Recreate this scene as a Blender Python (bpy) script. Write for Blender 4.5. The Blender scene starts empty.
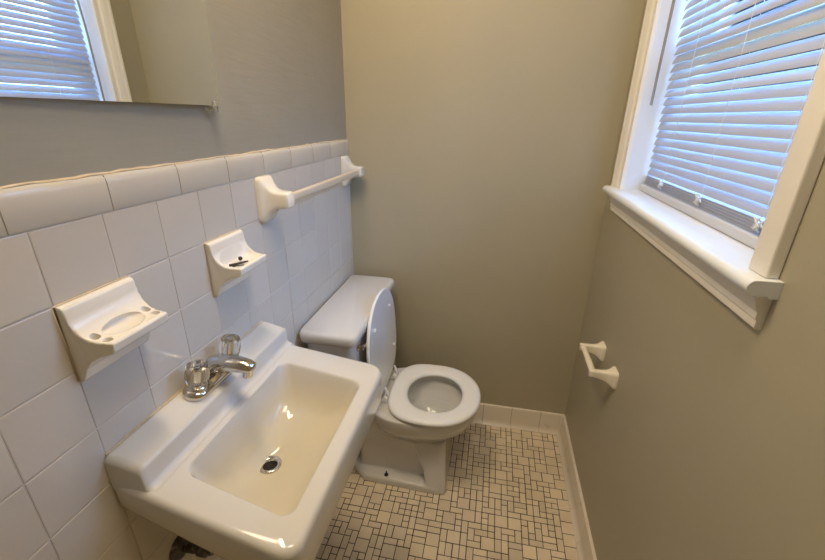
import bpy, bmesh, math, random
from mathutils import Vector, Matrix
random.seed(7)
C = bpy.context.scene.collection
PI = math.pi
W = 1.013            # room width (right wall plane)
P = .1087            # wall tile pitch
H0 = 1.25            # top of the square wall tiles
YA0 = -1.237         # a vertical tile joint
YN = -2.05           # near wall

# ------------------------------------------------------------------ helpers
def link(name, bm, m, parent=None, smooth=False, angle=40):
    me = bpy.data.meshes.new(name)
    bmesh.ops.recalc_face_normals(bm, faces=bm.faces)
    bm.to_mesh(me); bm.free()
    o = bpy.data.objects.new(name, me); C.objects.link(o)
    if m:
        for mm in (m if isinstance(m, (list, tuple)) else [m]): me.materials.append(mm)
    if smooth:
        for p in me.polygons: p.use_smooth = True
        me.set_sharp_from_angle(angle=math.radians(angle))
    if parent: o.parent = parent
    return o

def tag(o, label=None, cat=None, group=None, kind=None):
    if label: o['label'] = label
    if cat: o['category'] = cat
    if group: o['group'] = group
    if kind: o['kind'] = kind
    return o

def empty(name, loc=(0, 0, 0)):
    o = bpy.data.objects.new(name, None); C.objects.link(o)
    o.location = loc; o.empty_display_size = .03
    return o

def thing(name, label, cat, loc=(0, 0, 0), group=None):
    return tag(empty(name, loc), label, cat, group)

def box(bm, x0, x1, y0, y1, z0, z1, bev=0, seg=2):
    vs = [bm.verts.new((x, y, z)) for x in (x0, x1) for y in (y0, y1) for z in (z0, z1)]
    fs = []
    for a in ((0, 1, 3, 2), (4, 6, 7, 5), (0, 4, 5, 1), (2, 3, 7, 6), (0, 2, 6, 4), (1, 5, 7, 3)):
        fs.append(bm.faces.new([vs[i] for i in a]))
    if bev:
        es = list({e for f in fs for e in f.edges})
        bmesh.ops.bevel(bm, geom=es, offset=bev, segments=seg, profile=.5, affect='EDGES')
    return vs

def loft(bm, loops, cap0=True, cap1=True, closed=True):
    rs = [[bm.verts.new(p) for p in L] for L in loops]
    n = len(rs[0])
    for a, b in zip(rs, rs[1:]):
        for i in range(n if closed else n - 1):
            j = (i + 1) % n
            bm.faces.new((a[i], a[j], b[j], b[i]))
    if cap0: bm.faces.new(rs[0][::-1])
    if cap1: bm.faces.new(rs[-1])
    return rs

def sup(cx, cy, rx, ry, n=2.0, N=48):
    """superellipse outline in 2-D"""
    out = []
    for k in range(N):
        t = 2 * PI * k / N
        c, s = math.cos(t), math.sin(t)
        out.append((cx + rx * math.copysign(abs(c) ** (2 / n), c), cy + ry * math.copysign(abs(s) ** (2 / n), s)))
    return out

def rrect(x0, x1, y0, y1, r, k=6):
    out = []
    for (cx, cy, a0) in ((x1 - r, y1 - r, 0), (x0 + r, y1 - r, PI / 2), (x0 + r, y0 + r, PI), (x1 - r, y0 + r, 3 * PI / 2)):
        for i in range(k + 1):
            a = a0 + PI / 2 * i / k
            out.append((cx + r * math.cos(a), cy + r * math.sin(a)))
    return out

def prism(bm, pts, axis, a, b):
    """extrude a 2-D outline along an axis (0,1,2)"""
    def mk(p, v):
        q = [p[0], p[1]]; q.insert(axis, v); return tuple(q)
    loft(bm, [[mk(p, a) for p in pts], [mk(p, b) for p in pts]])

def lathe(bm, prof, origin, axis='z', N=24, mod=None):
    """prof: list of (radius, height)"""
    ox, oy, oz = origin
    loops = []
    for r, h in prof:
        L = []
        for k in range(N):
            t = 2 * PI * k / N
            rr = r * (mod(k, r, h) if mod else 1)
            a, b = rr * math.cos(t), rr * math.sin(t)
            L.append({'z': (ox + a, oy + b, oz + h), 'x': (ox + h, oy + a, oz + b), 'y': (ox + a, oy + h, oz + b)}[axis])
        loops.append(L)
    loft(bm, loops)

def tube(bm, pts, rad, N=10):
    pts = [Vector(p) for p in pts]
    loops = []
    up = Vector((0, 0, 1))
    for i, p in enumerate(pts):
        d = (pts[min(i + 1, len(pts) - 1)] - pts[max(i - 1, 0)]).normalized()
        s = d.cross(up)
        if s.length < 1e-3: s = d.cross(Vector((0, 1, 0)))
        s.normalize(); t = s.cross(d).normalized()
        r = rad[i] if isinstance(rad, (list, tuple)) else rad
        rx, ry = r if isinstance(r, tuple) else (r, r)
        loops.append([p + s * rx * math.cos(2 * PI * k / N) + t * ry * math.sin(2 * PI * k / N) for k in range(N)])
    loft(bm, loops)

def bake(o, mods):
    """apply a list of modifiers (type, settings) to o's mesh"""
    for ty, st in mods:
        m = o.modifiers.new('m', ty)
        for k, v in st.items(): setattr(m, k, v)
    dg = bpy.context.evaluated_depsgraph_get()
    me = bpy.data.meshes.new_from_object(o.evaluated_get(dg))
    o.modifiers.clear()
    old = o.data; mats = list(old.materials); nm = old.name
    o.data = me; bpy.data.meshes.remove(old); me.name = nm
    me.materials.clear()
    for m in mats: me.materials.append(m)
    for p in me.polygons: p.use_smooth = True; p.material_index = 0
    return o

def fuse(o, voxel=.004, it=6, fac=.5):
    return bake(o, [('REMESH', dict(mode='VOXEL', voxel_size=voxel, use_smooth_shade=True)),
                    ('SMOOTH', dict(factor=fac, iterations=it))])

def cut(o, cutters):
    tmp = []
    mods = []
    for bm in cutters:
        c = link('cutter', bm, None); tmp.append(c)
        mods.append(('BOOLEAN', dict(operation='DIFFERENCE', object=c, solver='EXACT')))
    bake(o, mods)
    for c in tmp:
        me = c.data; bpy.data.objects.remove(c); bpy.data.meshes.remove(me)
    return o

# ------------------------------------------------------------------ materials
def mat(name, col, rough=.5, metal=0, spec=.5, var=0, vscale=6, bump=0, bscale=40, stretch=None,
        coat=0, attr=None, dirt=None, trans=0, ior=1.45):
    m = bpy.data.materials.new(name); m.use_nodes = True
    nt = m.node_tree; N = nt.nodes; L = nt.links
    b = N['Principled BSDF']
    b.inputs['Roughness'].default_value = rough
    b.inputs['Metallic'].default_value = metal
    b.inputs['Specular IOR Level'].default_value = spec
    b.inputs['Coat Weight'].default_value = coat
    b.inputs['Coat Roughness'].default_value = .05
    b.inputs['Transmission Weight'].default_value = trans
    b.inputs['IOR'].default_value = ior
    tc = N.new('ShaderNodeTexCoord')
    no = N.new('ShaderNodeTexNoise'); no.inputs['Scale'].default_value = vscale; no.inputs['Detail'].default_value = 4
    L.new(tc.outputs['Object'], no.inputs['Vector'])
    ramp = N.new('ShaderNodeMapRange')
    ramp.inputs[1].default_value = .3; ramp.inputs[2].default_value = .7
    ramp.inputs[3].default_value = 1 - var; ramp.inputs[4].default_value = 1 + var
    L.new(no.outputs['Fac'], ramp.inputs[0])
    mul = N.new('ShaderNodeVectorMath'); mul.operation = 'SCALE'
    mul.inputs[0].default_value = col[:3]
    L.new(ramp.outputs[0], mul.inputs['Scale'])
    out = mul.outputs[0]
    if attr:
        at = N.new('ShaderNodeAttribute'); at.attribute_name = attr
        mx = N.new('ShaderNodeVectorMath'); mx.operation = 'MULTIPLY'
        L.new(out, mx.inputs[0]); L.new(at.outputs['Color'], mx.inputs[1]); out = mx.outputs[0]
    if dirt:
        dc, lo, hi, sc, amt = dirt
        n2 = N.new('ShaderNodeTexNoise'); n2.inputs['Scale'].default_value = sc; n2.inputs['Detail'].default_value = 6
        L.new(tc.outputs['Object'], n2.inputs['Vector'])
        mr = N.new('ShaderNodeMapRange'); mr.inputs[1].default_value = lo; mr.inputs[2].default_value = hi
        mr.inputs[3].default_value = 0; mr.inputs[4].default_value = amt
        L.new(n2.outputs['Fac'], mr.inputs[0])
        mi = N.new('ShaderNodeMix'); mi.data_type = 'RGBA'
        L.new(mr.outputs[0], mi.inputs[0]); L.new(out, mi.inputs[6]); mi.inputs[7].default_value = (*dc, 1)
        out = mi.outputs[2]
    L.new(out, b.inputs['Base Color'])
    if bump:
        nb = N.new('ShaderNodeTexNoise'); nb.inputs['Scale'].default_value = bscale; nb.inputs['Detail'].default_value = 3
        if stretch:
            mp = N.new('ShaderNodeMapping'); mp.inputs['Scale'].default_value = stretch
            L.new(tc.outputs['Object'], mp.inputs['Vector']); L.new(mp.outputs[0], nb.inputs['Vector'])
        else: L.new(tc.outputs['Object'], nb.inputs['Vector'])
        bp = N.new('ShaderNodeBump'); bp.inputs['Strength'].default_value = bump; bp.inputs['Distance'].default_value = .01
        L.new(nb.outputs['Fac'], bp.inputs['Height']); L.new(bp.outputs[0], b.inputs['Normal'])
    return m

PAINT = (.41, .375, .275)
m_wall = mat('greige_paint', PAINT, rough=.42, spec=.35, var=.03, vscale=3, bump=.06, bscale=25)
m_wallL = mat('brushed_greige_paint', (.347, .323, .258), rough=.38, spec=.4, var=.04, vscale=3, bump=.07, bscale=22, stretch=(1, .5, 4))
m_ceil = mat('ceiling_paint', (.75, .73, .69), rough=.8)
m_tile = mat('white_wall_tile', (.60, .55, .475), rough=.12, spec=.5, attr='tint', bump=.02, bscale=14)
m_grout = mat('wall_grout', (.56, .51, .44), rough=.8, var=.12, vscale=20)
m_mosaic = mat('mosaic_tile', (.75, .65, .50), rough=.32, attr='tint', var=.05, vscale=8, dirt=((.40, .31, .20), .56, .8, 5, .4))
m_fgrout = mat('dark_floor_grout', (.035, .024, .016), rough=.8, var=.2, vscale=30)
m_base = mat('baseboard_tile', (.76, .70, .61), rough=.2, attr='tint', dirt=((.34, .24, .14), .62, .8, 14, .5))
m_trim = mat('white_gloss_trim', (.84, .815, .76), rough=.3, var=.02, bump=.03, bscale=30)
m_sill = mat('sill_paint_daylight_tint', (.75, .79, .845), rough=.28, var=.02, bump=.03, bscale=20, dirt=((.4, .36, .3), .68, .8, 18, .3))  # white paint with the blue window light tinted into its colour
m_porc = mat('white_porcelain', (.66, .64, .60), rough=.08, spec=.5, coat=.3, var=.015)
m_porc_t = mat('toilet_porcelain', (.68, .675, .67), rough=.1, spec=.5, coat=.3, dirt=((.45, .33, .18), .66, .8, 7, .3))
m_seat = mat('seat_plastic_daylight_tint', (.88, .91, .96), rough=.22)  # white plastic; bluish window reflection put into the base colour
m_cream = mat('cream_ceramic', (.82, .765, .655), rough=.12, coat=.3, var=.02)
m_cream2 = mat('white_glazed_ceramic', (.80, .745, .64), rough=.12, coat=.3, var=.02)
m_bar = mat('ivory_bar', (.66, .56, .41), rough=.3)
m_chrome = mat('chrome', (.62, .60, .57), rough=.1, metal=1, var=.05)
m_dull = mat('tarnished_metal', (.10, .09, .075), rough=.45, metal=.6, var=.5, vscale=60, dirt=((.42, .38, .32), .55, .7, 90, .8))
m_black = mat('dark_hole', (.012, .01, .009), rough=.6)
m_acryl = mat('clear_acrylic', (.97, .96, .93), rough=.04, trans=1, ior=1.42)
m_water = mat('water', (.9, .93, .9), rough=.02, trans=1, ior=1.33)
m_plast = mat('clear_plastic', (.9, .9, .88), rough=.12, trans=.75, ior=1.4)
m_burn = mat('charred_wood', (.045, .033, .024), rough=.8, var=.4, vscale=200)
m_joint = mat('baseboard_joint', (.10, .07, .045), rough=.8, var=.2, vscale=30)
m_caulk = mat('old_caulk', (.62, .50, .33), rough=.7, var=.15, vscale=40)
m_cord = mat('white_cord', (.85, .86, .88), rough=.7)
m_wand = mat('blind_wand', (.42, .38, .34), rough=.25, trans=.3)
m_vinyl = mat('vinyl_frame', (.8, .8, .78), rough=.4)

def slat_mat():
    m = bpy.data.materials.new('white_blind_slat'); m.use_nodes = True
    nt = m.node_tree; N = nt.nodes; L = nt.links
    b = N['Principled BSDF']; out = N['Material Output']
    b.inputs['Roughness'].default_value = .4
    no = N.new('ShaderNodeTexNoise'); no.inputs['Scale'].default_value = 12
    cr = N.new('ShaderNodeMapRange'); cr.inputs[3].default_value = .47; cr.inputs[4].default_value = .53
    L.new(no.outputs['Fac'], cr.inputs[0])
    cb = N.new('ShaderNodeCombineColor')
    for i in range(3): L.new(cr.outputs[0], cb.inputs[i])
    tn = N.new('ShaderNodeVectorMath'); tn.operation = 'MULTIPLY'; tn.inputs[1].default_value = (.94, 1, 1.16)
    L.new(cb.outputs[0], tn.inputs[0]); L.new(tn.outputs[0], b.inputs['Base Color'])
    t = N.new('ShaderNodeBsdfTranslucent'); t.inputs['Color'].default_value = (.50, .62, .85, 1)
    mx = N.new('ShaderNodeMixShader'); mx.inputs[0].default_value = .10
    L.new(b.outputs[0], mx.inputs[1]); L.new(t.outputs[0], mx.inputs[2]); L.new(mx.outputs[0], out.inputs[0])
    return m
m_slat = slat_mat()
m_rail = mat('blind_rail', (.58, .60, .65), rough=.35)

def glass_mat():
    m = bpy.data.materials.new('window_glass'); m.use_nodes = True
    nt = m.node_tree; N = nt.nodes; L = nt.links
    N.remove(N['Principled BSDF']); out = N['Material Output']
    tr = N.new('ShaderNodeBsdfTransparent'); tr.inputs['Color'].default_value = (.95, .97, .96, 1)
    g = N.new('ShaderNodeBsdfGlossy'); g.inputs['Roughness'].default_value = .02
    fr = N.new('ShaderNodeFresnel'); fr.inputs['IOR'].default_value = 1.45
    mx = N.new('ShaderNodeMixShader')
    L.new(fr.outputs[0], mx.inputs[0]); L.new(tr.outputs[0], mx.inputs[1]); L.new(g.outputs[0], mx.inputs[2])
    L.new(mx.outputs[0], out.inputs[0])
    return m
m_glass = glass_mat()
m_mirror = mat('mirror_silver', (.80, .85, .91), rough=.01, metal=1)

def basin_mat():
    """porcelain with a faint yellow stain deep in the basin (depends on the surface's own height)"""
    m = m_porc.copy(); m.name = 'stained_porcelain'
    nt = m.node_tree; N = nt.nodes; L = nt.links
    b = N['Principled BSDF']; src = b.inputs['Base Color'].links[0].from_socket
    tc = N.new('ShaderNodeTexCoord'); sp = N.new('ShaderNodeSeparateXYZ'); L.new(tc.outputs['Object'], sp.inputs[0])
    mr = N.new('ShaderNodeMapRange'); mr.inputs[1].default_value = .796; mr.inputs[2].default_value = .735
    mr.inputs[3].default_value = 0; mr.inputs[4].default_value = 1
    L.new(sp.outputs['Z'], mr.inputs[0])
    # only the basin side, not the apron: x < .305
    mi = N.new('ShaderNodeMix'); mi.data_type = 'RGBA'
    L.new(mr.outputs[0], mi.inputs[0]); L.new(src, mi.inputs[6]); mi.inputs[7].default_value = (.64, .575, .43, 1)
    L.new(mi.outputs[2], b.inputs['Base Color'])
    return m
m_basin = basin_mat()

def tint(o, groups, fn):
    """per-tile colour attribute; groups = list of face-index ranges"""
    me = o.data
    a = me.attributes.new('tint', 'FLOAT_COLOR', 'FACE')
    for k, rng in enumerate(groups):
        c = fn(k)
        for f in rng: a.data[f].color = (*c, 1)

# ------------------------------------------------------------------ room shell
def struct(name, bm, m, parent=None, **k):
    o = link(name, bm, m, parent, **k)
    if not parent: o['kind'] = 'structure'
    return o

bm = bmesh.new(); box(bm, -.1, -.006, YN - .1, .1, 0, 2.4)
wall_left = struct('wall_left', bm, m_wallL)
bm = bmesh.new(); box(bm, -.006, W, 0, .1, 0, 2.4)
wall_back = struct('wall_back', bm, m_wall)
bm = bmesh.new(); box(bm, -.006, W, YN - .1, YN, 0, 2.4)
struct('wall_near', bm, m_wall)
bm = bmesh.new(); box(bm, -.1, 1.2, YN - .1, .1, 2.4, 2.5)
struct('ceiling', bm, m_ceil)
# right wall with the window opening
OY0, OY1, OZ0, OZ1 = -.952, -.178, 1.155, 2.05
bm = bmesh.new()
box(bm, W, 1.17, YN - .1, OY0 - .012, 0, 2.4); box(bm, W, 1.17, OY1 + .012, .1, 0, 2.4)
box(bm, W, 1.17, OY0 - .012, OY1 + .012, 0, OZ0); box(bm, W, 1.17, OY0 - .012, OY1 + .012, OZ1 + .012, 2.4)
wall_right = struct('wall_right', bm, m_wall)

# floor: grout slab with every mosaic tile on it
bm = bmesh.new(); box(bm, -.1, 1.2, YN - .1, .1, -.1, -.0012)
floor = struct('floor', bm, m_fgrout)
g = .0241; nx, ny = 43, 86
occ = [[False] * ny for _ in range(nx)]
bm = bmesh.new(); groups = []
def floor_tile(i, j, a, b):
    gp = .0013
    x0, x1 = i * g - .02 + gp, (i + a) * g - .02 - gp
    y1, y0 = -(j * g) - .002 - gp, -((j + b) * g) - .002 + gp
    x1 = min(x1, W); 
    jx, jy = random.uniform(-.0004, .0004), random.uniform(-.0004, .0004)
    n0 = len(bm.faces)
    lo = [(x0 + jx, y0 + jy, -.0012), (x1 + jx, y0 + jy, -.0012), (x1 + jx, y1 + jy, -.0012), (x0 + jx, y1 + jy, -.0012)]
    c = .0007
    dz = [random.uniform(-.00012, .00012) for _ in range(4)]
    hi = [(x0 + jx + c, y0 + jy + c, dz[0]), (x1 + jx - c, y0 + jy + c, dz[1]), (x1 + jx - c, y1 + jy - c, dz[2]), (x0 + jx + c, y1 + jy - c, dz[3])]
    loft(bm, [lo, hi], cap0=False)
    groups.append(range(n0, len(bm.faces)))
for j in range(ny):
    for i in range(nx):
        if occ[i][j]: continue
        def free(a, b): return i + a <= nx and j + b <= ny and all(not occ[i + p][j + q] for p in range(a) for q in range(b))
        opts = [(2, 2, .27), (1, 2, .30), (2, 1, .30), (1, 1, .26)]
        opts = [o for o in opts if free(o[0], o[1])]
        r = random.random() * sum(o[2] for o in opts)
        for a, b, w in opts:
            r -= w
            if r <= 0: break
        for p in range(a):
            for q in range(b): occ[i + p][j + q] = True
        floor_tile(i, j, a, b)
ft = struct('mosaic_tiles', bm, m_mosaic, floor)
def ftint(k):
    v = random.gauss(1, .045); w = random.uniform(-.03, .03)
    return (v, v * (1 - abs(w) * .5), v * (1 + w - .02))
tint(ft, groups, ftint)

# left wall tile cladding
bm = bmesh.new(); box(bm, -.006, -.0012, YN, 0, 0, H0 + .052)
struct('tile_grout', bm, m_grout, wall_left)
bm = bmesh.new(); groups = []
def wall_tile(y0, y1, z0, z1):
    n0 = len(bm.faces); gp = .0009; c = .0016
    y0 += gp; y1 -= gp; z0 += gp; z1 -= gp
    d = [random.uniform(-.0002, .0002) for _ in range(4)]
    loops = []
    for ins, x in ((0, -.004), (0, -.0012), (c * .3, -.0004), (c, 0)):
        loops.append([(x + (d[k] if x == 0 else d[k] * .8), yy, zz) for k, (yy, zz) in enumerate(
            ((y0 + ins, z0 + ins), (y1 - ins, z0 + ins), (y1 - ins, z1 - ins), (y0 + ins, z1 - ins)))])
    loft(bm, loops, cap0=False)
    groups.append(range(n0, len(bm.faces)))
for i in range(-8, 12):
    y0 = YA0 + i * P; y1 = min(y0 + P, 0)
    for j in range(12):
        z1 = H0 - j * P; z0 = max(z1 - P, 0)
        if y0 > YN: wall_tile(y0, y1, z0, z1)
wt = struct('wall_tiles', bm, m_tile, wall_left, smooth=True, angle=12)
def wtint(k):
    v = random.gauss(1, .018); w = random.uniform(-.015, .015)
    return (v, v * (1 - .3 * abs(w)), v * (1 + w))
tint(wt, groups, wtint)
# bullnose cap course
bm = bmesh.new(); groups = []
CP = P * 1.4; y = YA0 + 1.2 * P - 6 * CP
prof = [(-.006, 0), (.0005, 0), (.0012, .0015), (.0016, .03)] + [(.0016 - .0076 * (1 - math.cos(a)) / 1, .038 + .018 * math.sin(a)) for a in [PI / 2 * k / 8 for k in range(1, 9)]] + [(-.006, .05)]
while y < 0:
    ya, yb = max(y, YN) + .0009, min(y + CP, -.0005) - .0009
    if yb - ya > .01:
        n0 = len(bm.faces)
        L = []
        for yy, s in ((ya, .95), (ya + .002, 1), (yb - .002, 1), (yb, .95)):
            L.append([(-.006 + (px + .006) * s, yy, H0 + .001 + pz) for px, pz in prof])
        loft(bm, L); groups.append(range(n0, len(bm.faces)))
    y += CP
m_cap = mat('bullnose_tile', (.60, .55, .455), rough=.14, attr='tint')
ct = struct('cap_tiles', bm, m_cap, wall_left, smooth=True, angle=50)
tint(ct, groups, wtint)
# rough caulk bead above the cap
bm = bmesh.new()
pts = [(-.0055 + random.uniform(-.0006, .0006), YN + .02 + k * .02, H0 + .057 + random.uniform(-.0012, .0012)) for k in range(int((-YN - .03) / .02))]
tube(bm, pts, [random.uniform(.0016, .0034) for _ in pts], 6)
struct('caulk_bead', bm, m_caulk, wall_left, smooth=True)

# coved tile baseboards
def baseboard(name, back):
    bm = bmesh.new(); groups = []
    prof = [(0, 0), (.027, 0), (.026, .004), (.019, .009), (.0145, .018), (.0125, .03), (.0115, .1), (.010, .1055), (.006, .107), (0, .107)]
    BP = .1335; s = (W - .904) if back else .03
    segs = []
    a = 0; b = s
    end = W if back else 1.98
    while a < end:
        segs.append((a, min(b, end))); a = b; b += BP
    for a, b in segs:
        n0 = len(bm.faces); a += .0008; b -= .0008
        if back: L = [[(W - t, -d, z) for d, z in prof] for t in (a, b)]
        else: L = [[(W - d, -t, z) for d, z in prof] for t in (a, b)]
        if b - a > .003: loft(bm, L); groups.append(range(n0, len(bm.faces)))
    o = struct(name, bm, m_base, smooth=True, angle=35)
    tint(o, groups, wtint)
    bm = bmesh.new()
    if back: box(bm, .002, W, -.0085, 0, 0, .1045)
    else: box(bm, W - .0085, W, -1.98, 0, 0, .1045)
    g2 = link('joint_grout', bm, m_joint, o)
baseboard('baseboard_back', True)
baseboard('baseboard_right', False)

# ------------------------------------------------------------------ window
win = empty('window_1', (W, -.565, 1.18)); win['kind'] = 'structure'
def wpart(name, bm, m, parent=win, **k):
    o = link(name, bm, m, parent, **k); o.matrix_parent_inverse = Matrix.Translation(-win.location) if parent is win else Matrix()
    return o
SILL = 1.182
# casing profile: (distance from the opening edge, projection)
cp = [(0, 0), (0, .011), (.006, .0125), (.010, .0125), (.012, .0105), (.018, .012), (.024, .016), (.034, .019), (.046, .021), (.050, .023), (.058, .023), (.060, .021), (.060, 0)]
def casing(y_in, sgn, width):
    bm = bmesh.new(); k = width / .060
    pts = [(W - d, y_in + sgn * a * k) for a, d in cp]
    prism(bm, pts, 2, SILL, OZ1 + .06)
    return bm
wpart('casing', casing(OY1, 1, .066), m_trim)
# near casing: plain flat board
bm = bmesh.new(); box(bm, W - .019, W, OY0 - .046, OY0, SILL, OZ1 + .06, .003)
wpart('casing', bm, m_trim)
bm = bmesh.new(); box(bm, W - .019, W, OY0 - .046, OY1 + .066, OZ1, OZ1 + .06, .003)
wpart('casing', bm, m_trim)
# jambs
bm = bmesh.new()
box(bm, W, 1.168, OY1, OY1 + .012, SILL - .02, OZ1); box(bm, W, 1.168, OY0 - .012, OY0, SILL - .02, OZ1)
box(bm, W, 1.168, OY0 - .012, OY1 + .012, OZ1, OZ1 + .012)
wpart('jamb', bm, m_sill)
# stool with rounded nose
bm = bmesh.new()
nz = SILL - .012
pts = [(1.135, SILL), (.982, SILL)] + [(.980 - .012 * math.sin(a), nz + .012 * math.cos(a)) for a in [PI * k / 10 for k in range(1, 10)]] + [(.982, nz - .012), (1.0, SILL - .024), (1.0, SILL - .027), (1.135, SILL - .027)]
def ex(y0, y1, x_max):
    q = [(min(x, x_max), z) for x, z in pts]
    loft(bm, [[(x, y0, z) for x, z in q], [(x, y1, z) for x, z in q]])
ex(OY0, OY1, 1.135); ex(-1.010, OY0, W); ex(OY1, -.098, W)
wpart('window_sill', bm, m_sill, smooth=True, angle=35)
# apron below
bm = bmesh.new()
ap = [(0, 0), (.008, 0), (.011, .003), (.011, .014), (.0135, .018), (.0135, .028), (.017, .034), (.021, .046), (.024, .052), (.024, .057), (0, .057)]
prism(bm, [(W - d, SILL - .0255 - .057 + z) for d, z in ap], 1, -1.000, -.112)
wpart('apron', bm, m_trim, smooth=True, angle=25)
# double hung sashes and panes
XS = 1.125
def sash(z0, z1, x):
    bm = bmesh.new(); t = .04
    box(bm, x, x + .03, OY0, OY0 + t, z0, z1, .002); box(bm, x, x + .03, OY1 - t, OY1, z0, z1, .002)
    box(bm, x, x + .03, OY0 + t, OY1 - t, z0, z0 + t, .002); box(bm, x, x + .03, OY0 + t, OY1 - t, z1 - t, z1, .002)
    s = wpart('sash', bm, m_vinyl)
    bm = bmesh.new(); box(bm, x + .013, x + .017, OY0 + t - .002, OY1 - t + .002, z0 + t - .002, z1 - t + .002)
    link('pane', bm, m_glass, s)
sash(SILL - .012, 1.61, XS); sash(1.57, OZ1, XS + .032)

# ------------------------------------------------------------------ blind
blind = thing('window_blind', 'white wide-slat venetian blind hanging closed in the window', 'blind', (1.085, -.565, SILL))
def bpart(name, bm, m, parent=blind, **k):
    o = link(name, bm, m, parent, **k)
    if parent is blind: o.matrix_parent_inverse = Matrix.Translation(-blind.location)
    return o
BY0, BY1 = OY0 + .010, OY1 - .009
XB = 1.077
def slat(bm, zc, tilt, xc=XB, wd=.0254, y0=BY0, y1=BY1, bow=.0016, sag=0):
    n = 8; ring_t, ring_b = [], []
    ca, sa = math.cos(tilt), math.sin(tilt)
    for k in range(n + 1):
        s = (k / n - .5) * wd
        b = bow * (1 - (2 * s / wd) ** 2)
        # inner edge low, outer edge high; crown toward the room and up
        x = xc + s * ca - b * sa; z = zc + s * sa + b * ca
        ring_t.append((x, z)); 
        ring_b.append((x + .0011 * sa, z - .0011 * ca))
    ring = ring_t + ring_b[::-1]
    loft(bm, [[(x, y, z + dz) for x, z in ring] for y, dz in ((y0, 0), ((y0 + y1) / 2, -sag), (y1, 0))])
bm = bmesh.new()
z = SILL + .066; k = 0
while z < OZ1 - .06:
    tl = math.radians(64 + random.uniform(-2, 2)); zz = z
    if k == 10: tl = math.radians(55)
    slat(bm, zz, tl); z += .0222; k += 1
bpart('slats', bm, m_slat, smooth=True, angle=50)
# stacked spare slats lying on the bottom rail
bm = bmesh.new()
for q in range(9):
    slat(bm, SILL + .0265 + q * .0031, math.radians(4 + q * 1.2), xc=XB + .003 + q * .0005 + (.0016 if q % 2 else 0), bow=.0012)
bpart('slat_stack', bm, m_slat, smooth=True, angle=50)
bm = bmesh.new()
prism(bm, rrect(1.060, 1.092, SILL + .0005, SILL + .0225, .004, 4), 1, BY0 - .004, BY1 + .004)
bpart('bottom_rail', bm, m_rail, smooth=True)
bm = bmesh.new(); box(bm, 1.06, 1.092, BY0, BY1, OZ1 - .04, OZ1, .003)
bpart('headrail', bm, m_vinyl)
for yy in (-.82, -.578, -.338):
    bm = bmesh.new()
    zt = OZ1 - .035
    tube(bm, [(1.0698, yy, SILL + .03), (1.0698, yy, (SILL + zt) / 2), (1.0698, yy, zt)], .0005, 6)
    tube(bm, [(1.0842, yy, SILL + .03), (1.0842, yy, (SILL + zt) / 2), (1.0842, yy, zt)], .0005, 6)
    c = bpart('ladder_cord', bm, m_cord, smooth=True)
    bm = bmesh.new()
    pp = []
    for q in range(40):
        t = q / 39
        pp.append((1.063 + .004 * math.sin(q * 1.9), yy + .013 * math.sin(q * 2.7) * (1 - .4 * t), SILL + .046 + .010 * math.cos(q * 2.1) - .012 * t))
    tube(bm, pp, .0011, 6)
    link('knot', bm, m_cord, c, smooth=True)
bm = bmesh.new()
tube(bm, [(1.035, -.201, 1.437), (1.0355, -.203, 1.7), (1.056, -.207, OZ1 - .03)], .0038, 8)
bpart('tilt_wand', bm, m_wand, smooth=True)

# ------------------------------------------------------------------ mirror
bm = bmesh.new()
def mpl(z): return [(-.0058, -1.45, z), (-.0050, -1.45, z), (.0136, -.811, z), (.0126, -.8105, z), (-.0058, -.8135, z)]
loft(bm, [mpl(1.4115), mpl(2.02)])
mirror = link('mirror', bm, m_mirror)
tag(mirror, 'frameless rectangular wall mirror above the sink, reflecting the window', 'mirror')
bm = bmesh.new(); box(bm, -.0058, .0165, -.836, -.824, 1.398, 1.411, .0015); box(bm, .0142, .0165, -.835, -.825, 1.405, 1.420, .001)
lathe(bm, [(.0015, .0035), (.003, .0036), (.003, .0045), (.001, .0052)], (.013, -.830, 1.4045), 'x', 12)
link('clip', bm, m_plast, mirror, smooth=True)['label'] = 'small clear plastic mirror clip'

# ------------------------------------------------------------------ ceramic shelf dishes
def dish_body(w, top, bot, shelf, depth, taper):
    """closed solid: wall plate, coved back, shelf and sloping underside; local y centred, x out of the wall"""
    bm = bmesh.new()
    pr = [(0, top), (.008, top), (.0125, top - .004)]
    for k in range(0, 9):
        a = PI / 2 * k / 8
        r = .036
        pr.append((.0145 + r * (1 - math.cos(a)), shelf + r - r * math.sin(a) + .002 * (8 - k) / 8))
    pr += [(.062, shelf - .001), (depth - .004, shelf), (depth, shelf - .003), (depth - .001, shelf - .017), (depth - .008, shelf - .021)]
    pr += [(.048, shelf - .026), (.032, shelf - .034), (.020, shelf - .048), (.013, bot + .006), (.010, bot), (0, bot)]
    N = 12; L = []
    for i in range(N + 1):
        v = (i / N - .5) * 2
        L.append([(x, v * (w / 2 - taper * max(0, min(1, (x - .012) / (depth - .012)))), z) for x, z in pr])
    loft(bm, L)
    return bm

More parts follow.
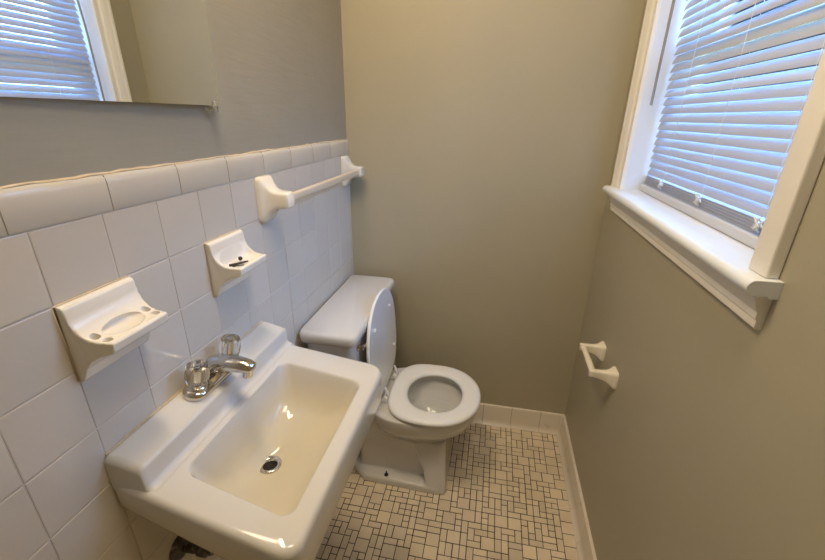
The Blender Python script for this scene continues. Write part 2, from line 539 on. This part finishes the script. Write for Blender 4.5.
def soap_dish(yc, label, m, kind):
    top, bot, shelf, dep = 1.1405, 1.018, 1.087, .072
    bm = dish_body(.124, top, bot, shelf, dep, .009)
    o = link('soap_dish', bm, m)
    fuse(o, .0021, 3, .4)
    cs = []
    if kind == 'brush':
        c = bmesh.new(); bmesh.ops.create_uvsphere(c, u_segments=32, v_segments=16, radius=1,
            matrix=Matrix.Translation((.042, 0, shelf + .0035)) @ Matrix.Diagonal((.023, .036, .0095, 1))); cs.append(c)
        for sx in (.037, .056):
            for sy in (-1, 1):
                c = bmesh.new()
                ring = sup(sx, sy * (.0465 - (sx - .04) * .09), .0068, .0066, 2, 24)
                loft(c, [[(a, b, zz) for a, b in ring] for zz in (shelf - .007, shelf + .03)]); cs.append(c)
    else:
        c = bmesh.new()
        loops = []
        for zz, s in ((shelf - .006, .72), (shelf - .0045, .86), (shelf + .001, .95), (shelf + .01, 1.02), (shelf + .03, 1.06)):
            loops.append([(a, b, zz) for a, b in sup(.043, 0, .0255 * s, .052 * s, 5, 40)])
        loft(c, loops); cs.append(c)
    cut(o, cs)
    # edges from the cut: soften shading
    o.data.set_sharp_from_angle(angle=math.radians(50))
    o.location = (.0006, yc, 0)
    tag(o, label, 'soap dish')
    # thin yellowed caulk line around the wall plate
    bm = bmesh.new()
    y0, y1 = -.0625, .0625
    tube(bm, [(0, y0, bot - .001), (0, y0, top), (0, y0 + .003, top + .001), (0, y1 - .003, top + .001), (0, y1, top), (0, y1, bot - .001)], .0013, 6)
    link('caulk_line', bm, m_caulk, o, smooth=True)
    return o
soap_dish(-1.176, 'cream ceramic soap dish with four toothbrush holes, nearer one on the tile wall', m_cream2, 'brush')
soap_dish(-.859, 'cream ceramic soap dish without holes, holding small dark sticks, on the tile wall', m_cream2, 'plain')

# burnt bits lying in the second dish
ZS = 1.0825
bm = bmesh.new()
tube(bm, [(.036, -.897, ZS + .0035), (.044, -.884, ZS + .0032), (.053, -.866, ZS + .0028), (.057, -.859, ZS + .0028)], [.0034, .0030, .0022, .0016], 8)
tag(link('stick', bm, m_burn, smooth=True), 'longer thicker dark stick lying in the soap dish', 'stick')
bm = bmesh.new()
tube(bm, [(.0435, -.898, ZS + .0018), (.052, -.888, ZS + .0016), (.060, -.880, ZS + .0014)], [.0015, .0013, .001], 6)
tag(link('stick', bm, m_burn, smooth=True), 'thin short dark sliver at the front of the soap dish', 'stick')
bm = bmesh.new()
bmesh.ops.create_icosphere(bm, subdivisions=2, radius=.0052, matrix=Matrix.Translation((.034, -.853, ZS + .0052)))
for v in bm.verts: v.co += Vector((random.uniform(-.0006, .0006), random.uniform(-.0006, .0006), random.uniform(-.0004, .0004)))
tag(link('crumb', bm, m_burn, smooth=True), 'small round dark crumb at the back of the soap dish', 'crumb')

# ------------------------------------------------------------------ towel bar
def sq(x, hy, hz, n, yc=0, zc=0, N=40):
    return [(x, a, b) for a, b in sup(yc, zc, hy, hz, n, N)]
tb = thing('towel_bar', 'off-white ceramic towel bar with square ivory rail on the tile wall', 'towel bar', (0, -.37, 1.19))
inv = Matrix.Translation(-tb.location)
ZB = 1.190
for yc, hw in ((-.668, .036), (-.062, .034)):
    bm = bmesh.new()
    S = [(.0005, 1, 1, 7), (.010, .99, .99, 7), (.014, .94, .95, 6), (.018, .84, .86, 5), (.024, .73, .68, 5), (.032, .65, .50, 5), (.042, .61, .405, 5), (.054, .59, .37, 5), (.066, .58, .36, 5), (.0745, .56, .345, 5), (.078, .50, .30, 5)]
    loft(bm, [sq(x, hw * a, .059 * b, n, yc, ZB) for x, a, b, n in S])
    o = link('mounting_post', bm, m_cream2 if yc < -.3 else m_porc, tb, smooth=True, angle=50); o.matrix_parent_inverse = inv
bm = bmesh.new()
prism(bm, rrect(.050, .068, ZB - .0095, ZB + .0095, .002, 3), 1, -.66, -.07)
o = link('bar', bm, m_bar, tb, smooth=True); o.matrix_parent_inverse = inv; o['label'] = 'square ivory plastic rail'

# ------------------------------------------------------------------ toilet paper holder
th = thing('toilet_paper_holder', 'empty cream toilet paper holder on the right wall below the window', 'toilet paper holder', (W, -.40, .655))
inv = Matrix.Translation(-th.location)
for yc in (-.328, -.486):
    bm = bmesh.new()
    S = [(-.001, .026, .030, 0, 6), (.006, .026, .030, 0, 6), (.010, .0235, .028, 0, 5), (.018, .016, .0225, .002, 4.5), (.028, .0115, .018, .004, 4.5), (.042, .0098, .0145, .006, 4.5), (.060, .0095, .0125, .008, 4.5), (.074, .0095, .012, .009, 4.5), (.079, .0085, .0105, .009, 4)]
    loft(bm, [sq(W - x, hy, hz, n, yc, .652 + dz) for x, hy, hz, dz, n in S])
    o = link('bracket', bm, m_cream, th, smooth=True, angle=50); o.matrix_parent_inverse = inv
bm = bmesh.new()
lathe(bm, [(.004, -.478), (.0100, -.476), (.0105, -.41), (.0095, -.4095), (.0095, -.338), (.004, -.336)], (W - .067, 0, .661), 'y', 20)
o = link('roller', bm, m_cream, th, smooth=True); o.matrix_parent_inverse = inv

# ------------------------------------------------------------------ sink
sink = thing('sink', 'white rectangular wall-hung porcelain sink with raised back ledge on tile wall', 'sink', (0, -1.0, .70))
inv = Matrix.Translation(-sink.location)
def spart(name, bm, m, parent=sink, **k):
    o = link(name, bm, m, parent, **k)
    if parent is sink: o.matrix_parent_inverse = inv
    return o
def smap(u, v, dz, base=None):
    y = -.995 + v - (.025 if v > 0 else .025 + .018 * min(1, -v / .2)) * max(0, u - .075) / .275
    if base is None: base = .81 - .022 * (u - .075) / .275
    return (u, y, base + dz)
D, HV = .352, .249
def bottom(u): return .750 - .16 * u
bm = bmesh.new()
loops = []
K = 10
def rsk(x0, x1, y0, y1, r, k=6, rb=.004):
    out = []
    for (cx, cy, a0, rr) in ((x1 - r, y1 - r, 0, r), (x0 + rb, y1 - rb, PI / 2, rb), (x0 + rb, y0 + rb, PI, rb), (x1 - r, y0 + r, 3 * PI / 2, r)):
        for i in range(k + 1):
            a = a0 + PI / 2 * i / k
            out.append((cx + rr * math.cos(a), cy + rr * math.sin(a)))
    return out
def oloop(ins, dz, r):
    return [smap(u, v, dz) for u, v in rsk(.001, D - ins, -HV + ins, HV - ins, r, K)]
def bloop(ins, extra, r, uo=0):
    return [smap(u, v, extra, bottom(u)) for u, v in rsk(.001 + uo, D - ins, -HV + ins, HV - ins, r, K)]
# underside belly -> apron -> rounded rim edge -> basin lip -> basin -> drain
loops.append([smap(u, v, 0, .645) for u, v in rrect(.08, .22, -.12, .08, .05, K)])
loops.append([smap(u, v, 0, .662) for u, v in rrect(.05, .27, -.17, .13, .05, K)])
loops.append(bloop(.045, .012, .03, .02))
loops.append(bloop(.020, .002, .03))
loops.append(bloop(.008, 0, .035)); loops.append(bloop(.003, .004, .036)); loops.append(bloop(.0015, .010, .036))
loops.append([smap(u, v, -.035) for u, v in rsk(.001, D - .0005, -HV + .0005, HV - .0005, .036, K)])
loops.append(oloop(0, -.014, .036)); loops.append(oloop(.0012, -.007, .036)); loops.append(oloop(.005, -.002, .034)); loops.append(oloop(.010, 0, .03))
def lerp(a, b, t): return a + (b - a) * t
DU, DV = .158, -.032
R0 = (.097, .315, -.195, .162)
BS = [(1.03, 0, .022), (1.01, -.0006, .023), (1.0, -.0022, .024), (.988, -.007, .025), (.972, -.016, .027), (.94, -.034, .030), (.895, -.055, .034), (.84, -.073, .038), (.77, -.087, .042), (.68, -.0975, .046), (.56, -.105, .046), (.42, -.111, .044), (.30, -.1155, .038), (.22, -.119, .03)]
for s, dz, r in BS:
    x0 = lerp(DU, R0[0], s); x1 = lerp(DU, R0[1], s); y0 = lerp(DV, R0[2], s); y1 = lerp(DV, R0[3], s)
    r = min(r, (x1 - x0) * .48, (y1 - y0) * .48)
    # sloped rim fades out toward the flat drain
    loops.append([smap(u, v, dz, lerp(.795, .81 - .022 * (u - .075) / .275, min(1, s))) for u, v in rrect(x0, x1, y0, y1, r, K)])
cnt = len(loops[0])
dl = []
for rad, dz in ((.024, -.1215), (.019, -.1225), (.018, -.14)):
    L = []
    for u, v in rrect(DU - rad, DU + rad, DV - rad, DV + rad, rad * .98, K): L.append(smap(u, v, dz, .795))
    loops.append(L)
loft(bm, loops)
o = spart('basin', bm, m_basin, smooth=True, angle=60)
# raised back ledge: swept profile, rounded ends
bm = bmesh.new()
pr = [(.001, .80), (.001, .8685), (.004, .8705), (.010, .8700)] + [(.020, .8682), (.040, .8635), (.061, .8585)]
for k in range(1, 7):
    a = PI / 2 * k / 6; pr.append((.061 + .008 * math.sin(a), .8585 - .008 * (1 - math.cos(a))))
for k in range(0, 7):
    a = PI / 2 * k / 6; pr.append((.0705 + .013 * (1 - math.cos(a)), .823 - .0125 * math.sin(a)))
pr += [(.0845, .80)]
L = []
M = 10
prof_e = []
for k in range(M + 1):
    a = PI / 2 * k / M
    prof_e.append((HV - .013 + .013 * math.sin(a), .013 * (1 - math.cos(a))))
vals = [(-v, d) for v, d in prof_e[::-1]] + prof_e
for v, d in vals:
    row = []
    for u, z in pr:
        drop = d if z > .83 else d * max(0, (z - .80) / .03)
        uu = u - (d * .25 if u > .03 and z > .81 else 0)
        row.append((uu, -.995 + v, z - drop))
    L.append(row)
loft(bm, L)
spart('back_ledge', bm, m_porc, smooth=True, angle=50)
# drain
dx, dy, dzz = smap(DU, DV, -.1205, .795)
bm = bmesh.new()
lathe(bm, [(.0135, -.012), (.0135, -.003), (.0155, .001), (.020, .0036), (.0245, .0022), (.0255, -.001), (.022, -.004), (.0165, -.012)], (dx, dy, dzz), 'z', 32)
dr = spart('drain', bm, m_chrome, smooth=True, angle=70)
bm = bmesh.new()
lathe(bm, [(.0005, -.0085), (.0138, -.0085), (.0138, -.012), (.0005, -.012)], (dx, dy, dzz), 'z', 24)
link('drain_hole', bm, m_black, dr)
# caulk where the ledge meets the tile
bm = bmesh.new()
pts = [(.0015, -1.238 + .482 * k / 24, .8712 + random.uniform(-.0005, .0005)) for k in range(25)]
tube(bm, pts, [random.uniform(.0012, .0024) for _ in pts], 6)
spart('caulk_line', bm, m_caulk, smooth=True)

# ------------------------------------------------------------------ faucet
FX, FY, FZ = .0325, -1.004, .8668
fc = thing('faucet', 'chrome centerset faucet with two clear fluted knobs on the sink ledge', 'faucet', (FX, FY, FZ))
fc.rotation_euler = (0, math.radians(12.5), 0)
bm = bmesh.new()
def stad(hx, hy, z, N=12):
    out = []
    for s in (1, -1):
        for k in range(N + 1):
            a = PI * k / N
            out.append((hx * math.cos(a) * s, s * ((hy - hx) + hx * math.sin(a)), z))
    return out
loft(bm, [stad(.025, .081, 0), stad(.025, .081, .006), stad(.0235, .0795, .010), stad(.019, .075, .0135), stad(.015, .071, .0145)])
link('base_plate', bm, m_chrome, fc, smooth=True, angle=50)
bm = bmesh.new()
path = [(-.012, 0, .008), (-.012, 0, .020), (-.002, 0, .034), (.018, 0, .045), (.042, 0, .053), (.062, 0, .056), (.076, 0, .057), (.087, 0, .056), (.091, 0, .055)]
tube(bm, path, [(.022, .016), (.025, .018), (.026, .018), (.025, .0165), (.022, .016), (.0195, .0155), (.0175, .0145), (.015, .012), (.006, .005)], 24)
sp = link('spout', bm, m_chrome, fc, smooth=True, angle=60)
bm = bmesh.new()
lathe(bm, [(.0085, .016), (.0095, .017), (.0095, .024), (.0105, .026), (.0105, .036)], (.077, 0, .015), 'z', 20)
link('aerator', bm, m_chrome, sp, smooth=True)
for s in (-1, 1):
    yk = s * .054
    bm = bmesh.new()
    lathe(bm, [(.019, .012), (.019, .017), (.0165, .020), (.0125, .022), (.0125, .028)], (0, yk, 0), 'z', 28)
    lathe(bm, [(.005, .028), (.0055, .03), (.0055, .062), (.003, .064)], (0, yk, 0), 'z', 14)
    st = link('valve_stem', bm, m_chrome, fc, smooth=True)
    bm = bmesh.new()
    NF = 60
    flute = lambda k, r, h: 1 - (.13 * (0.5 + 0.5 * math.cos(2 * PI * k / 6)) if .003 < h - .0235 < .042 and r > .012 else 0)
    lathe(bm, [(.012, .0235), (.0175, .0245), (.0205, .0275), (.0225, .036), (.0238, .050), (.0230, .062), (.0200, .0675), (.012, .0695)], (0, yk, 0), 'z', NF, flute)
    kb = link('knob', bm, m_acryl, fc, smooth=True, angle=50); kb['label'] = 'clear fluted acrylic knob'
    bm = bmesh.new()
    lathe(bm, [(.0105, .0696), (.0105, .0712), (.009, .0718), (.001, .072)] if s > 0 else [(.0045, .0696), (.0045, .071), (.001, .0715)], (0, yk, 0), 'z', 24)
    link('cap', bm, m_chrome, kb, smooth=True)

# ------------------------------------------------------------------ supply pipe under the sink
pipe = thing('water_supply_pipe', 'dark tarnished supply pipe with wall flange under the sink', 'pipe', (0, -1.160, .538))
inv = Matrix.Translation(-pipe.location)
def ppart(name, bm, m):
    o = link(name, bm, m, pipe, smooth=True); o.matrix_parent_inverse = inv
bm = bmesh.new()
lathe(bm, [(.029, 0.0002), (.029, .003), (.024, .009), (.013, .014), (.011, .014)], (0, -1.160, .538), 'x', 28); ppart('wall_flange', bm, m_dull)
bm = bmesh.new()
tube(bm, [(.008, -1.160, .538), (.035, -1.158, .538), (.075, -1.154, .538)], .0095, 12); ppart('stub', bm, m_dull)
bm = bmesh.new()
lathe(bm, [(.012, .045), (.0165, .047), (.0165, .064), (.012, .067)], (0, -1.155, .538), 'x', 6)
tube(bm, [(.073, -1.154, .532), (.074, -1.154, .56), (.075, -1.154, .595), (.075, -1.152, .630)], .0065, 10)
ppart('valve', bm, m_dull)

# ------------------------------------------------------------------ toilet
TY = -.325
toi = thing('toilet', 'white two-piece toilet with raised lid against the back corner', 'toilet', (.3, TY, 0))
inv = Matrix.Translation(-toi.location)
def tpart(name, bm, m, parent=toi, **k):
    o = link(name, bm, m, parent, **k)
    if parent is toi: o.matrix_parent_inverse = inv
    return o
def egg(z, xb, xf, hw, n=2.3, N=64, yc=TY):
    """outline rounded at the front, squarer at the back"""
    xm = xb + (xf - xb) * .48
    out = []
    for k in range(N):
        t = 2 * PI * k / N; c, s = math.cos(t), math.sin(t)
        nn = n if c > 0 else n + .9
        rx = (xf - xm) if c > 0 else (xm - xb)
        out.append((xm + rx * math.copysign(abs(c) ** (2 / nn), c), yc + hw * math.copysign(abs(s) ** (2 / nn), s), z))
    return out
RIM = .366
bm = bmesh.new()
# plinth
pl = [(.105, -.085), (.170, -.138), (.474, -.146), (.508, -.124), (.508, .124), (.474, .146), (.170, .138), (.105, .085)]
def plo(z, s=0): return [(x - s * (1 if x > .3 else -1), TY + y - s * (1 if y > 0 else -1), z) for x, y in pl]
loft(bm, [plo(0), plo(.026), plo(.034, .006)])
# front column
def rl(z, x0, x1, hw, r): return [(x, y, z) for x, y in rrect(x0, x1, TY - hw, TY + hw, r, 5)]
loft(bm, [rl(.004, .424, .507, .144, .014), rl(.04, .424, .506, .141, .015), rl(.10, .41, .502, .130, .018), rl(.17, .37, .497, .116, .03), rl(.222, .34, .494, .110, .035)])
# trapway body
loft(bm, [rl(.01, .135, .45, .086, .02), rl(.08, .14, .45, .092, .02), rl(.16, .14, .45, .103, .025), rl(.215, .14, .42, .114, .03), rl(.235, .14, .31, .122, .035), rl(.34, .13, .29, .138, .04)])
# bowl, outside then inside
B = [egg(.205, .24, .49, .085), egg(.235, .22, .53, .115), egg(.262, .205, .562, .142), egg(.29, .195, .585, .163), egg(.318, .19, .598, .175), egg(.34, .188, .604, .180), egg(RIM - .006, .186, .606, .181), egg(RIM, .19, .602, .177),
     egg(RIM, .318, .567, .131), egg(RIM - .006, .312, .573, .135), egg(RIM - .03, .305, .575, .138), egg(.30, .315, .555, .125), egg(.265, .335, .53, .105), egg(.24, .36, .50, .08), egg(.225, .38, .48, .06)]
loft(bm, B)
# rear deck carrying the tank
loft(bm, [rl(.30, .02, .30, .105, .03), rl(.33, .02, .31, .125, .03), rl(RIM - .004, .02, .31, .135, .03), rl(RIM + .002, .024, .306, .131, .03)])
bowl = tpart('bowl', bm, m_porc_t)
fuse(bowl, .0036, 4, .5)
bm = bmesh.new()
bm.faces.new([bm.verts.new(p) for p in egg(.262, .334, .531, .107)])
tpart('water', bm, m_glass)
bm = bmesh.new()
lathe(bm, [(.0085, .0), (.0085, .004), (.001, .0045)], (.262, TY - .121, .0325), 'z', 16)
tpart('bolt_hole', bm, m_black)
bm = bmesh.new()
lathe(bm, [(.003, 0), (.003, .016), (.001, .017)], (.262, TY - .118, .034), 'z', 10)
tpart('floor_bolt', bm, m_black)
# seat ring
def seat_outline(z, grow, xc=.445):
    return egg(z, .258 - grow, .614 + grow, .188 + grow, 2.15)
def hole(z, grow):
    out = []
    for k in range(64):
        t = 2 * PI * k / 64; c, s = math.cos(t), math.sin(t)
        nn = 2.15
        out.append((.434 + (.107 + grow) * math.copysign(abs(c) ** (2 / nn), c), TY + (.117 + grow) * math.copysign(abs(s) ** (2 / nn), s), z))
    return out
bm = bmesh.new()
z0 = RIM + .005
L = [seat_outline(z0, -.006), seat_outline(z0 + .003, -.001), seat_outline(z0 + .010, 0), seat_outline(z0 + .016, -.004), seat_outline(z0 + .0195, -.012), seat_outline(z0 + .0205, -.025),
     hole(z0 + .0195, .018), hole(z0 + .0165, .008), hole(z0 + .011, .001), hole(z0 + .005, 0), hole(z0, .004)]
rs = loft(bm, L, False, False)
for i in range(64):
    j = (i + 1) % 64; bm.faces.new((rs[-1][i], rs[-1][j], rs[0][j], rs[0][i]))
tpart('seat', bm, m_seat, smooth=True, angle=70)
# lid standing up against the tank
hx, hz, LL = .240, RIM + .026, .402
lean = math.radians(3.2)
def lidp(a, v, d):
    """a: along the lid from the hinge, v: across, d: out of the underside"""
    return (hx - a * math.sin(lean) + d * math.cos(lean), TY + v, hz + a * math.cos(lean) + d * math.sin(lean))
def lid_loop(d, grow):
    out = []
    am = LL * .5
    for k in range(64):
        t = 2 * PI * k / 64; c, s = math.cos(t), math.sin(t)
        nn = 2.2 if c > 0 else 3.0
        rx = LL - am if c > 0 else am
        out.append(lidp(am + (rx + grow) * math.copysign(abs(c) ** (2 / nn), c), (.187 + grow) * math.copysign(abs(s) ** (2 / nn), s), d))
    return out
bm = bmesh.new()
loft(bm, [lid_loop(-.015, -.014), lid_loop(-.0125, -.004), lid_loop(-.008, 0), lid_loop(-.002, 0), lid_loop(.0, -.002), lid_loop(-.0015, -.010), lid_loop(-.003, -.02)])
lid = tpart('lid', bm, m_seat, smooth=True, angle=60)
for a, v in ((.300, -.105), (.300, .105), (.105, -.135), (.105, .135)):
    bm = bmesh.new()
    c0 = lidp(a, v, -.003)
    lathe(bm, [(.0085, 0), (.0085, .005), (.006, .0075), (.001, .008)], c0, 'x', 16)
    link('bumper', bm, m_seat, lid, smooth=True)
for s in (-1, 1):
    bm = bmesh.new()
    yh = TY + s * .075
    box(bm, .232, .282, yh - .014, yh + .014, RIM - .002, RIM + .010, .003)
    tube(bm, [(.252, yh - .018, RIM + .020), (.252, yh, RIM + .020), (.252, yh + .018, RIM + .020)], .0095, 14)
    tube(bm, [(.252, yh, RIM + .018), (.258, yh, RIM + .04), (.251, yh, RIM + .065)], [(.011, .009), (.009, .006), (.006, .003)], 12)
    tpart('hinge', bm, m_seat, smooth=True)
# tank
bm = bmesh.new()
def tl(z, x0, x1, y0, y1, r): return [(x, y, z) for x, y in rrect(x0, x1, y0, y1, r, 6)]
loft(bm, [tl(.372, .03, .165, -.53, -.11, .03), tl(.385, .022, .175, -.54, -.10, .035), tl(.55, .018, .184, -.558, -.075, .035), tl(.71, .016, .190, -.568, -.062, .035)])
tank = tpart('tank', bm, m_porc_t, smooth=True, angle=50)
bm = bmesh.new()
TL = [(.704, .006), (.709, .001), (.730, 0), (.737, .002), (.742, .006), (.7445, .012)]
loft(bm, [tl(z, .006 + i * .6, .205 - i, -.586 + i, -.044 - i, .024) for z, i in TL])
tpart('tank_lid', bm, m_porc_t, smooth=True, angle=60)
bm = bmesh.new()
lathe(bm, [(.016, 0), (.016, .004), (.010, .008), (.010, .02), (.007, .022)], (.188, -.515, .672), 'x', 20)
tube(bm, [(.204, -.515, .672), (.207, -.49, .670), (.208, -.455, .664), (.208, -.435, .661)], [(.008, .006), (.007, .005), (.0085, .005), (.007, .004)], 12)
tpart('flush_lever', bm, m_chrome, smooth=True)

# ------------------------------------------------------------------ light
def area(name, loc, target, size, sy, power, col):
    l = bpy.data.lights.new(name, 'AREA'); l.shape = 'RECTANGLE'; l.size = size; l.size_y = sy; l.energy = power; l.color = col
    o = bpy.data.objects.new(name, l); C.objects.link(o); o.location = loc
    o.rotation_euler = (Vector(target) - Vector(loc)).to_track_quat('-Z', 'Y').to_euler()
    return o
area('vanity_light', (.14, -.95, 2.28), (.6, -.4, .6), .42, .10, 11, (1, .77, .49))
area('added_fill', (.72, -1.15, 2.37), (.6, -.8, 0), .4, .4, 7.5, (1, .86, .68))  # added fill to lift seat, lid and floor; no fixture there

w = bpy.data.worlds.new('sky'); bpy.context.scene.world = w; w.use_nodes = True
N = w.node_tree.nodes; L = w.node_tree.links
bg = N['Background']
tc = N.new('ShaderNodeTexCoord'); sp_ = N.new('ShaderNodeSeparateXYZ'); L.new(tc.outputs['Generated'], sp_.inputs[0])
rp = N.new('ShaderNodeValToRGB'); e = rp.color_ramp.elements
e[0].position = .40; e[0].color = (.10, .12, .07, 1)
e[1].position = .62; e[1].color = (.25, .48, 1, 1)
q = rp.color_ramp.elements.new(.50); q.color = (.16, .20, .12, 1)
q = rp.color_ramp.elements.new(.545); q.color = (.36, .60, 1, 1)
mr = N.new('ShaderNodeMapRange'); mr.inputs[1].default_value = -1; mr.inputs[2].default_value = 1
L.new(sp_.outputs['Z'], mr.inputs[0]); L.new(mr.outputs[0], rp.inputs[0]); L.new(rp.outputs[0], bg.inputs[0])
bg.inputs[1].default_value = 52
# portal over the window so the sky is sampled through it
pl_ = bpy.data.lights.new('window_portal', 'AREA'); pl_.shape = 'RECTANGLE'; pl_.size = .9; pl_.size_y = .95
pl_.cycles.is_portal = True
po = bpy.data.objects.new('window_portal', pl_); C.objects.link(po)
po.location = (1.19, -.565, 1.61); po.rotation_euler = Vector((-1, 0, 0)).to_track_quat('-Z', 'Y').to_euler()

# ------------------------------------------------------------------ camera
cam = bpy.data.cameras.new('camera'); co = bpy.data.objects.new('camera', cam); C.objects.link(co)
cam.sensor_width = 36; cam.lens = 404.3 / 825 * 36; cam.clip_start = .01
yaw, pit, rol = -.19176106, -.38411094, .01472652
f = Vector((math.sin(yaw) * math.cos(pit), math.cos(yaw) * math.cos(pit), math.sin(pit)))
r = Vector((math.cos(yaw), -math.sin(yaw), 0)); u = r.cross(f)
r2 = r * math.cos(rol) + u * math.sin(rol); u2 = -r * math.sin(rol) + u * math.cos(rol)
M = Matrix((r2, u2, -f)).transposed().to_4x4(); M.translation = (.59163, -1.64096, 1.39596)
co.matrix_world = M
bpy.context.scene.camera = co
sc = bpy.context.scene
sc.view_settings.view_transform = 'Standard'
sc.view_settings.exposure = 0
